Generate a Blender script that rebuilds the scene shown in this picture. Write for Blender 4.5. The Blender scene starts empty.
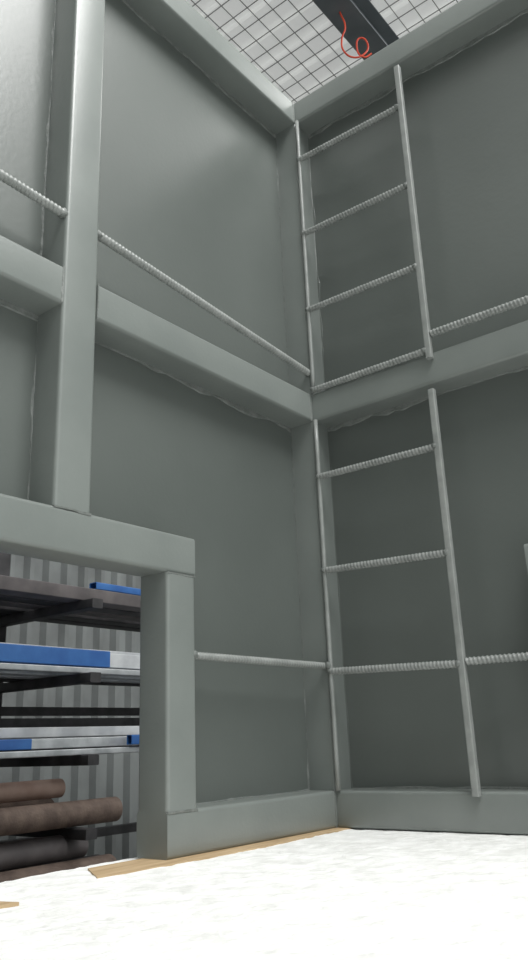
import bpy, math, random, bmesh
from mathutils import Vector, Matrix
random.seed(7)
S=bpy.context.scene
S.view_settings.view_transform='Standard'
col=bpy.context.collection

# ------------------------------------------------------------ helpers
def link(o,parent=None):
    col.objects.link(o)
    if parent: o.parent=parent
    return o
def empty(name):
    e=bpy.data.objects.new(name,None); e.empty_display_size=.1
    return link(e)
def mesh_obj(name,verts,faces,mat,parent=None,smooth=False):
    m=bpy.data.meshes.new(name); m.from_pydata(verts,[],faces); m.update()
    bm=bmesh.new(); bm.from_mesh(m); bmesh.ops.recalc_face_normals(bm,faces=bm.faces); bm.to_mesh(m); bm.free()
    if smooth:
        for p in m.polygons: p.use_smooth=True
    if mat: m.materials.append(mat)
    return link(bpy.data.objects.new(name,m),parent)
def box_data(lo,hi,V,F):
    b=len(V)
    for z in (lo[2],hi[2]):
        for x,y in ((lo[0],lo[1]),(hi[0],lo[1]),(hi[0],hi[1]),(lo[0],hi[1])): V.append((x,y,z))
    F+= [tuple(b+i for i in q) for q in ((3,2,1,0),(4,5,6,7),(0,1,5,4),(1,2,6,5),(2,3,7,6),(3,0,4,7))]
def boxes(name,bs,mat,parent=None,bevel=0):
    V=[];F=[]
    for lo,hi in bs: box_data(lo,hi,V,F)
    o=mesh_obj(name,V,F,mat,parent)
    if bevel:
        md=o.modifiers.new("bevel","BEVEL"); md.width=bevel; md.segments=2; md.limit_method='ANGLE'
    return o
def tube_section(name,lo,hi,axis,mat,parent=None,r=.010,hollow=0):
    """square hollow section: rounded-corner prism along axis"""
    a,b=[i for i in range(3) if i!=axis]
    prof=[]
    cs=[(hi[a]-r,hi[b]-r,0),(lo[a]+r,hi[b]-r,90),(lo[a]+r,lo[b]+r,180),(hi[a]-r,lo[b]+r,270)]
    for ca,cb,st in cs:
        for k in range(6):
            t=math.radians(st+k*18); prof.append((ca+r*math.cos(t),cb+r*math.sin(t)))
    n=len(prof); V=[];F=[]
    for e in (lo[axis],hi[axis]):
        for pa,pb in prof:
            v=[0,0,0]; v[a]=pa; v[b]=pb; v[axis]=e; V.append(tuple(v))
    for i in range(n): F.append((i,(i+1)%n,n+(i+1)%n,n+i))
    if hollow:
        ca=(lo[a]+hi[a])/2; cb=(lo[b]+hi[b])/2
        sa=1-2*hollow/(hi[a]-lo[a]); sb=1-2*hollow/(hi[b]-lo[b])
        for e in (lo[axis],hi[axis]):
            for pa,pb in prof:
                v=[0,0,0]; v[a]=ca+(pa-ca)*sa; v[b]=cb+(pb-cb)*sb; v[axis]=e; V.append(tuple(v))
        for i in range(n):
            j=(i+1)%n
            F.append((2*n+i,2*n+j,3*n+j,3*n+i)); F.append((i,j,2*n+j,2*n+i)); F.append((n+i,n+j,3*n+j,3*n+i))
    else:
        F.append(tuple(range(n))); F.append(tuple(range(n,2*n)))
    o=mesh_obj(name,V,F,mat,parent)
    for p in o.data.polygons:
        if len(p.vertices)==4: p.use_smooth=True
    md=o.modifiers.new("es","EDGE_SPLIT"); md.split_angle=math.radians(40)
    return o
def rebar(name,p0,p1,r,mat,parent=None,pitch=.012,rib=.0022,sag=0.0):
    p0=Vector(p0);p1=Vector(p1);d=p1-p0;L=d.length;d.normalize()
    up=Vector((0,0,1)) if abs(d.z)<.9 else Vector((1,0,0))
    a=d.cross(up).normalized(); b=a.cross(d)
    step=pitch/5 if rib else L/12
    n=max(2,int(L/step)); k=14; V=[];F=[]
    for i in range(n+1):
        s=L*i/n
        c=p0+d*s+Vector((0,0,-sag*math.sin(math.pi*i/n)))
        for j in range(k):
            t=2*math.pi*j/k
            ph=(s/pitch+ .22*math.sin(t))%1.0
            rr=r+(rib if ph<.38 and abs(math.cos(t))>.05 else 0)
            if rib and abs(math.sin(t-.2))<.15: rr=r+rib*.8
            V.append(tuple(c+a*rr*math.cos(t)+b*rr*math.sin(t)))
    for i in range(n):
        for j in range(k):
            F.append((i*k+j,i*k+(j+1)%k,(i+1)*k+(j+1)%k,(i+1)*k+j))
    F.append(tuple(range(k))); F.append(tuple(n*k+j for j in range(k)))
    return mesh_obj(name,V,F,mat,parent,smooth=True)
def blob(name,c,r,mat,parent):
    """small lumpy tack weld"""
    bm=bmesh.new(); bmesh.ops.create_icosphere(bm,subdivisions=2,radius=r)
    for v in bm.verts: v.co*=random.uniform(.75,1.15); v.co+=Vector(c)
    m=bpy.data.meshes.new(name); bm.to_mesh(m); bm.free(); m.materials.append(mat)
    for p in m.polygons: p.use_smooth=True
    return link(bpy.data.objects.new(name,m),parent)
def pipe(name,p0,p1,r,mat,parent=None,wall=.004):
    p0=Vector(p0);p1=Vector(p1);d=(p1-p0).normalized()
    up=Vector((0,0,1)); a=d.cross(up).normalized(); b=a.cross(d); k=28
    V=[];F=[]
    for c,rr in ((p0,r),(p1,r),(p1,r-wall),(p0,r-wall)):
        for j in range(k):
            t=2*math.pi*j/k; V.append(tuple(c+a*rr*math.cos(t)+b*rr*math.sin(t)))
    for q in range(4):
        for j in range(k):
            F.append((q*k+j,q*k+(j+1)%k,((q+1)%4)*k+(j+1)%k,((q+1)%4)*k+j))
    o=mesh_obj(name,V,F,mat,parent,smooth=True)
    md=o.modifiers.new("es","EDGE_SPLIT"); md.split_angle=math.radians(40)
    return o
def seam(name,p0,p1,wdir,nrm,mat,parent,wmin=.004,wmax=.016,th=.0025,step=.018,gaps=0.0):
    """irregular weld / sealant strip lying along p0-p1, spreading along wdir, raised along nrm"""
    p0=Vector(p0);p1=Vector(p1);wd=Vector(wdir);nm=Vector(nrm);d=p1-p0;L=d.length
    n=int(L/step); V=[];F=[]; w=(wmin+wmax)/2
    for i in range(n+1):
        c=p0+d*(i/n)
        w+=random.uniform(-.5,.5)*(wmax-wmin); w=max(wmin,min(wmax,w))
        if random.random()<gaps: w=wmin
        t=th*random.uniform(.6,1.3)
        V+= [tuple(c),tuple(c+nm*t),tuple(c+nm*t*.7+wd*w*.8),tuple(c+wd*w)]
    for i in range(n):
        for j in range(3): F.append((4*i+j,4*i+j+1,4*i+j+5,4*i+j+4))
    return mesh_obj(name,V,F,mat,parent)

# ------------------------------------------------------------ materials
def newmat(name):
    m=bpy.data.materials.new(name); m.use_nodes=True
    nt=m.node_tree; return m,nt,nt.nodes["Principled BSDF"]
def noise_ramp(nt,scale,c1,c2,p1=.35,p2=.65,detail=6,stretch=None):
    tc=nt.nodes.new("ShaderNodeTexCoord"); mp=nt.nodes.new("ShaderNodeMapping")
    nz=nt.nodes.new("ShaderNodeTexNoise"); nz.inputs["Scale"].default_value=scale; nz.inputs["Detail"].default_value=detail
    if stretch: mp.inputs["Scale"].default_value=stretch
    rp=nt.nodes.new("ShaderNodeValToRGB")
    rp.color_ramp.elements[0].color=(*c1,1); rp.color_ramp.elements[1].color=(*c2,1)
    rp.color_ramp.elements[0].position=p1; rp.color_ramp.elements[1].position=p2
    nt.links.new(tc.outputs["Object"],mp.inputs[0]); nt.links.new(mp.outputs[0],nz.inputs["Vector"]); nt.links.new(nz.outputs["Fac"],rp.inputs[0])
    return tc,nz,rp
def simple(name,c1,c2,scale=6,rough=.5,metal=0,bump=0,bscale=60,stretch=None,spec=.5,emit=None):
    m,nt,b=newmat(name)
    tc,nz,rp=noise_ramp(nt,scale,c1,c2,stretch=stretch)
    nt.links.new(rp.outputs[0],b.inputs["Base Color"])
    b.inputs["Roughness"].default_value=rough; b.inputs["Metallic"].default_value=metal
    b.inputs["Specular IOR Level"].default_value=spec
    if bump:
        n2=nt.nodes.new("ShaderNodeTexNoise"); n2.inputs["Scale"].default_value=bscale; n2.inputs["Detail"].default_value=5
        nt.links.new(tc.outputs["Object"],n2.inputs["Vector"])
        bp=nt.nodes.new("ShaderNodeBump"); bp.inputs["Strength"].default_value=bump; bp.inputs["Distance"].default_value=.01
        nt.links.new(n2.outputs["Fac"],bp.inputs["Height"]); nt.links.new(bp.outputs[0],b.inputs["Normal"])
    if emit:
        b.inputs["Emission Color"].default_value=(*emit[:3],1); b.inputs["Emission Strength"].default_value=emit[3]
    return m
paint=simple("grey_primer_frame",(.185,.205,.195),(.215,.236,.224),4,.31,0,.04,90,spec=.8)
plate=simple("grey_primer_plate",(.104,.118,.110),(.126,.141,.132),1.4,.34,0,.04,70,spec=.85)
barm=simple("grey_primer_rebar",(.24,.255,.245),(.31,.325,.315),20,.34)
seamm=simple("primed_weld_bead",(.14,.155,.146),(.21,.225,.215),40,.5,0,.4,150)
slabm=simple("white_concrete",(.80,.80,.78),(.96,.96,.95),16,.85,0,.9,30,spec=.2)
ply=simple("plywood",(.42,.29,.16),(.58,.43,.26),5,.7,0,.1,60,stretch=(8,1,1))
shopf=simple("shop_concrete",(.10,.10,.10),(.17,.165,.16),3,.7)
galv=simple("galvanised",(.4,.42,.44),(.62,.64,.66),10,.4,.5)
bluem=simple("blue_paint",(.03,.12,.38),(.05,.18,.48),8,.4)
whitem=simple("pale_steel",(.48,.50,.53),(.68,.70,.72),8,.45)
rust=simple("rusty_pipe",(.12,.085,.07),(.22,.16,.13),12,.75,0,.3,80)
pink=simple("primed_red_oxide_pipe",(.33,.22,.18),(.42,.30,.25),9,.7)
darkm=simple("dark_steel",(.03,.03,.032),(.075,.07,.075),8,.6)
mauve=simple("weathered_dark_steel",(.10,.09,.092),(.17,.15,.152),8,.6)
cladm=simple("wall_cladding",(.20,.21,.21),(.31,.33,.33),2,.55)
roofm=simple("roof_sheet_added_glow",(.62,.62,.60),(.74,.74,.72),1.2,.6,emit=(.98,1,.98,.34))  # glow added to the sheet to brighten the ceiling and light the scene
wirem=simple("mesh_wire",(.30,.30,.30),(.38,.38,.38),8,.5)
beamm=simple("roof_beam_paint",(.15,.17,.18),(.2,.22,.23),4,.5)
redm=simple("red_cable",(.6,.05,.02),(.75,.09,.04),8,.45)

# ------------------------------------------------------------ steel enclosure
T=.104; LY=-3.0; RX=2.6
fr=empty("steel_box_enclosure")
tube_section("base_beam_left",(-T,-.708,0),(0,0,T),1,paint,fr)
tube_section("mid_beam_left",(-T,-.96,1.298),(0,0,1.402),1,paint,fr)
tube_section("mid_beam_left_far",(-T,-2.0,1.298),(0,-1.068,1.402),1,paint,fr)
tube_section("top_beam_left",(-T,LY,2.566),(0,0,2.67),1,paint,fr)
tube_section("post_left",(-T,-1.068,.78),(0,-.96,2.566),2,paint,fr)
tube_section("opening_header",(-T,LY,.676),(0,-.604,.78),1,paint,fr)
tube_section("opening_post",(-T,-.708,T),(0,-.604,.676),2,paint,fr)
tube_section("post_left_far",(-T,-2.10,.78),(0,-2.0,2.566),2,paint,fr)
tube_section("opening_post_far",(-T,LY,0),(0,LY+T,.676),2,paint,fr)
tube_section("corner_post",(-T,0,0),(0,T,2.67),2,paint,fr)
tube_section("base_beam_right",(0,0,0),(RX,T,T),0,paint,fr)
tube_section("mid_beam_right",(0,0,1.298),(RX,T,1.402),0,paint,fr)
tube_section("top_beam_right",(0,0,2.566),(RX,T,2.67),0,paint,fr)
tube_section("hatch_post_right",(.672,0,T),(.776,T,.64),2,paint,fr)
tube_section("hatch_header_right",(.672,0,.64),(1.6,T,.744),0,paint,fr)
tube_section("post_right_far",(RX-T,0,T),(RX,T,2.566),2,paint,fr)
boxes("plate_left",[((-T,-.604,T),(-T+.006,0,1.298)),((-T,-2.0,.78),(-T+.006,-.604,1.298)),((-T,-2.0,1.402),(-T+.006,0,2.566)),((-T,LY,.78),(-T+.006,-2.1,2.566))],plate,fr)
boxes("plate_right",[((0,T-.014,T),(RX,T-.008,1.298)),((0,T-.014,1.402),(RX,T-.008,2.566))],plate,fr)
px=-T+.006; py=T-.014
X=(1,0,0);Y=(0,1,0);Z=(0,0,1);nX=(-1,0,0);nY=(0,-1,0);nZ=(0,0,-1)
seam("weld_l1",(px,-.96,1.298),(px,0,1.298),nZ,X,seamm,fr,.003,.020,.004,.03)
seam("weld_l2",(px,-.96,2.566),(px,0,2.566),nZ,X,seamm,fr,.003,.016,.004,.03)
seam("weld_l3",(px,-2,1.298),(px,-1.068,1.298),nZ,X,seamm,fr,.003,.016,.004,.03)
seam("weld_l4",(px,-.604,T),(px,0,T),Z,X,seamm,fr,.002,.006)
seam("weld_l5",(px,0,T),(px,0,1.298),nY,X,seamm,fr,.0005,.007,.003,.05,.7)
seam("weld_l6",(px,0,1.402),(px,0,2.566),nY,X,seamm,fr,.0005,.007,.003,.05,.7)
seam("weld_l7",(px,-.604,T),(px,-.604,.676),Y,X,seamm,fr,.002,.006)
seam("weld_l9",(px,-1.068,1.402),(px,-1.068,2.566),nY,X,seamm,fr,.001,.008)
seam("weld_l10",(px,-1.068,.78),(px,-1.068,1.298),nY,X,seamm,fr,.001,.008)
seam("weld_r1",(0,py,1.298),(RX,py,1.298),nZ,nY,seamm,fr,.004,.022,.004,.03)
seam("weld_r2",(0,py,2.566),(RX,py,2.566),nZ,nY,seamm,fr,.004,.022,.004,.03)
seam("weld_r3",(0,py,T),(RX,py,T),Z,nY,seamm,fr,.002,.006)
seam("weld_r4",(0,py,T),(0,py,1.298),X,nY,plate,fr,.001,.014,.004,.04,.4)
seam("weld_r5",(0,py,1.402),(0,py,2.566),X,nY,plate,fr,.001,.014,.004,.04,.4)
for i,(a,b,w,n) in enumerate([
   ((0,-.96,1.298),(0,-.96,1.402),Y,X),((0,-1.068,1.298),(0,-1.068,1.402),nY,X),
   ((0,-1.068,.78),(0,-.96,.78),nZ,X),((0,-.708,.676),(0,-.604,.676),nZ,X),((0,-.708,T),(0,-.604,T),nZ,X),
   ((0,-.006,1.298),(0,-.006,1.402),nY,X),((0,-.006,2.566),(0,-.006,2.67),nY,X),((0,-.006,0),(0,-.006,T),nY,X)]):
    seam("joint_weld_%d"%(i+1),a,b,w,n,seamm,fr,.003,.007,.0015,.012)

# ------------------------------------------------------------ ladder
lad=empty("rebar_ladder")
rebar("stile_left_lower",(.012,-.004,T),(.012,-.004,1.298),.0075,barm,lad,rib=0)
rebar("stile_left_upper",(.012,-.004,1.402),(.012,-.004,2.566),.0075,barm,lad,rib=0)
tube_section("stile_right_lower",(.446,-.020,T-.012),(.466,.0,1.272),2,barm,lad,r=.003)
tube_section("stile_right_upper",(.452,-.020,1.378),(.472,.0,2.535),2,barm,lad,r=.003)
for i,(z0,z1) in enumerate([(.452,.438),(.772,.755),(1.092,1.085),(1.412,1.408),(1.728,1.715),(2.05,2.035),(2.383,2.365)]):
    rebar("rung_%d"%(i+1),(.012,-.004,z0),(.450,-.010,z1),.0095,barm,lad)
    blob("rung_weld_%d_a"%(i+1),(.012,-.006,z0),.012,seamm,lad)
    blob("rung_weld_%d_b"%(i+1),(.448,-.012,z1),.013,seamm,lad)

def rail(p0,p1,r=.0105):
    rebar("rebar_rail",p0,p1,r,barm)
rail((-.012,-.958,1.558),(-.005,0,1.482))
rail((-.012,-2.0,1.60),(-.012,-1.07,1.562))
rail((-.02,-.604,.472),(-.006,0,.470),.0085)
rail((.468,-.006,.443),(.672,.02,.443),.0095)
rail((.474,-.006,1.462),(RX-T,-.0,1.455),.0105)
for c in ((-.012,-.956,1.558),(-.012,-1.072,1.562),(-.006,-.002,1.482),(-.01,-.604,.472),(.005,-.006,.470)):
    blob("rail_tack_weld",c,.014,seamm,fr)

# ------------------------------------------------------------ slab, timber strips, shop floor
GZ=-.0005
def slab():
    x0,x1,y0,y1=-.13,4.0,-5.0,.3
    nx,ny=260,330; V=[];F=[]
    from mathutils import noise
    for i in range(nx+1):
        for j in range(ny+1):
            x=x0+(x1-x0)*i/nx; y=y0+(y1-y0)*j/ny
            h=-.005*abs(noise.noise(Vector((x*22,y*22,0))))-.003*abs(noise.noise(Vector((x*4,y*4,3))))
            V.append((x,y,GZ+h))
    for i in range(nx):
        for j in range(ny):
            a=i*(ny+1)+j; F.append((a,a+ny+1,a+ny+2,a+1))
    b=len(V); V+=[(x0,y0,-.2),(x1,y0,-.2),(x1,y1,-.2),(x0,y1,-.2)]
    F.append((b,b+1,b+2,b+3))
    e0=[i*(ny+1) for i in range(nx+1)]; F.append(tuple(e0)+(b+1,b))
    e1=[i*(ny+1)+ny for i in range(nx+1)]; F.append(tuple(e1)+(b+2,b+3))
    F.append(tuple(range(ny+1))+(b+3,b))
    F.append(tuple(nx*(ny+1)+j for j in range(ny+1))+(b+2,b+1))
    return mesh_obj("concrete_slab",V,F,slabm)
slab()
def strip(name,pts,z0,z1):
    n=len(pts); V=[(x,y,z0) for x,y in pts]+[(x,y,z1) for x,y in pts]
    F=[tuple(range(n)),tuple(range(n,2*n))]+[(i,(i+1)%n,n+(i+1)%n,n+i) for i in range(n)]
    return mesh_obj(name,V,F,ply)
strip("plywood_strip",[(-.085,-.87),(.035,-.945),(.06,-.6),(.05,-.3),(.04,.03),(-.085,.03)],-.006,.001)
strip("plywood_strip",[(.02,-1.9),(.14,-1.9),(.13,-1.2),(.04,-1.23)],-.006,.003)
boxes("slab_trestle",[((.1,-4.9,-.9),(.3,.2,-.2)),((3.5,-4.9,-.9),(3.7,.2,-.2))],darkm)
boxes("floor",[((-4.2,-8,-1.0),(8,9,-.9))],shopf)

# ------------------------------------------------------------ shed
def corrugated(name,y0,y1,z0,z1,x,mat,along='y'):
    V=[];F=[]; p=y0; pts=[]
    while p<y1:
        for a,b in ((0,0),(.10,0),(.125,.06),(.165,.06)): pts.append((p+a,b))
        p+=.19
    for a,b in pts:
        for z in (z0,z1):
            V.append((x+b,a,z) if along=='y' else (a,x-b,z))
    for i in range(len(pts)-1): F.append((2*i,2*i+2,2*i+3,2*i+1))
    return mesh_obj(name,V,F,mat)
corrugated("wall_left",-8,9,-.9,6,-4.2,cladm)
corrugated("wall_back",-4.2,8,-.9,6,9.0,cladm,'x')
corrugated("wall_front_light_block",-4.2,8,-.9,6,-8.0,cladm,'x')  # unseen wall, added to block world light from the front side
RZ=6.0
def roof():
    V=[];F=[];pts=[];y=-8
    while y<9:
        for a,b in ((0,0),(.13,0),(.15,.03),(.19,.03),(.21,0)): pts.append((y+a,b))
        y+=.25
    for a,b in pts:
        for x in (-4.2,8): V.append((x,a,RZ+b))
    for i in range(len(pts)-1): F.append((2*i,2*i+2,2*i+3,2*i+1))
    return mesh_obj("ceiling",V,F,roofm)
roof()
bs=[];w=.003
x=-4.2
while x<3: bs.append(((x-w,-1,RZ-.03-w),(x+w,9,RZ-.03+w))); x+=.15
y=-1
while y<9: bs.append(((-4.2,y-w,RZ-.038-w),(3,y+w,RZ-.038+w))); y+=.15
boxes("roof_safety_mesh",bs,wirem)
boxes("roof_beam",[((-1.06,-8,RZ-.06),(-.84,9,RZ-.045)),((-1.06,-8,RZ-.33),(-.84,9,RZ-.315)),((-.96,-8,RZ-.315),(-.94,9,RZ-.06))],beamm)
def cable(name,pts,r,mat):
    c=bpy.data.curves.new(name,'CURVE'); c.dimensions='3D'; c.bevel_depth=r; c.bevel_resolution=3
    s=c.splines.new('BEZIER'); s.bezier_points.add(len(pts)-1)
    for q,p in zip(s.bezier_points,pts): q.co=p; q.handle_left_type=q.handle_right_type='AUTO'
    c.materials.append(mat); return link(bpy.data.objects.new(name,c))
O=Vector((-.90,2.10,5.4)); h=Vector((.78,.62,0)); k=.0077
def cp(du,dv): return tuple(O+h*(du*k)+Vector((0,0,-dv*k*1.0)))
cable("red_cable",[(-.96,2.15,5.67),cp(0,-2),cp(-4,10),cp(-3,26),cp(6,34),cp(17,30),cp(21,18),cp(15,10),cp(10,20),cp(16,34),cp(24,30)],.007,redm)

# ------------------------------------------------------------ racking outside the opening
rk=empty("cantilever_pipe_rack")
for yy in (-1.4,.62,2.6):
    tube_section("upright",(-2.86,yy-.06,-.9),(-2.74,yy+.06,2.2),2,darkm,rk)
    for zz in (-.42,-.12,.22,.62,1.00):
        tube_section("arm",(-2.74,yy-.035,zz-.05),(-1.85,yy+.035,zz),0,darkm,rk,r=.006)
for zz in (.45,-.28): boxes("brace",[((-2.84,-1.4,zz),(-2.78,2.6,zz+.05))],darkm,rk)
Y0,Y1=-2.2,3.2
st=empty("steel_stock_bundle")
def rhs(x,z,w,hh,y0,y1,mat): tube_section("box_section",(x-w/2,y0,z),(x+w/2,y1,z+hh),1,mat,st,r=.005,hollow=.004)
rhs(-2.0,1.0,.12,.07,Y0,1.6,mauve); rhs(-2.15,1.0,.12,.09,Y0,2,darkm); rhs(-2.3,1.0,.1,.1,Y0,2,mauve); rhs(-2.05,1.09,.06,.04,.75,1.8,bluem)
rhs(-2.5,1.0,.12,.14,Y0,2.4,darkm); rhs(-2.65,1.0,.12,.1,Y0,2.4,darkm)
rhs(-1.95,.62,.06,.03,Y0,1.8,galv); rhs(-2.0,.66,.1,.085,Y0,.80,bluem); rhs(-2.0,.66,.1,.075,.80,2.2,whitem); rhs(-2.15,.62,.1,.1,Y0,1.9,galv); rhs(-2.3,.62,.1,.08,Y0,2.2,whitem)
rhs(-2.12,.73,.05,.04,Y0,1.7,whitem); rhs(-2.5,.62,.12,.16,Y0,2.4,darkm)
rhs(-1.93,.22,.05,.03,Y0,1.5,galv); rhs(-2.0,.255,.05,.05,Y0,.34,bluem); rhs(-2.0,.255,.05,.05,.34,2,galv); rhs(-2.08,.31,.05,.05,Y0,1.9,whitem); rhs(-2.2,.22,.1,.06,Y0,2.2,darkm); rhs(-1.90,.26,.04,.05,.9,2.2,bluem); rhs(-2.35,.22,.08,.12,Y0,2.1,galv)
rhs(-2.5,.22,.12,.2,Y0,2.1,darkm)
def pp(x,z,r,y0,y1,mat): pipe("pipe",(x,y0,z),(x,y1,z),r,mat,st)
pp(-1.98,-.055,.06,Y0,.88,rust); pp(-2.12,-.06,.055,Y0,.62,pink); pp(-2.08,.065,.045,Y0,.60,pink); pp(-2.3,-.055,.065,Y0,.7,rust)
pp(-1.95,-.34,.08,Y0,.82,rust); pp(-2.13,-.35,.07,Y0,.9,darkm); pp(-2.3,-.33,.09,Y0,.8,darkm); pp(-2.05,-.21,.06,Y0,.72,mauve)
pp(-2.45,-.05,.07,Y0,.5,darkm)

# ------------------------------------------------------------ light
wd=bpy.data.worlds.new("world"); S.world=wd; wd.use_nodes=True
bg=wd.node_tree.nodes["Background"]; bg.inputs[0].default_value=(.95,1,.98,1); bg.inputs[1].default_value=.8
def area(name,loc,target,sx,sy,e,c=(1,1,1)):
    l=bpy.data.lights.new(name,'AREA'); l.shape='RECTANGLE'; l.size=sx; l.size_y=sy; l.energy=e; l.color=c
    o=link(bpy.data.objects.new(name,l)); o.location=loc
    o.rotation_euler=(Vector(target)-Vector(loc)).to_track_quat('-Z','Y').to_euler(); return o
area("added_overhead_front",(3.2,-1.0,5.85),(2.6,-1.1,0),3.5,3.6,500,(1,1,.985))  # added area light under the roof, main source; not an actual skylight
area("added_overhead_rear",(1.0,4.5,5.85),(1,4.5,0),3,4,150,(1,1,.98))  # invented overhead light for the rear half, no roof opening behind it
area("added_rack_light",(-3.0,-.5,5.7),(-2.6,.2,0),2,4,25,(1,1,.98))  # weak light added above the racking, no lamp fitting there

# ------------------------------------------------------------ camera
R=Matrix(((0.7809,0.22072,0.58436),(0.62351,-0.21895,-0.75053),(-0.03771,0.95044,-0.30861)))
cd=bpy.data.cameras.new("camera"); cd.sensor_fit='VERTICAL'; cd.sensor_height=36; cd.sensor_width=19.8; cd.lens=36*802/960; cd.clip_start=.02
cam=link(bpy.data.objects.new("camera",cd)); cam.location=(1.445,-2.146,.255); cam.rotation_euler=R.to_euler()
S.camera=cam
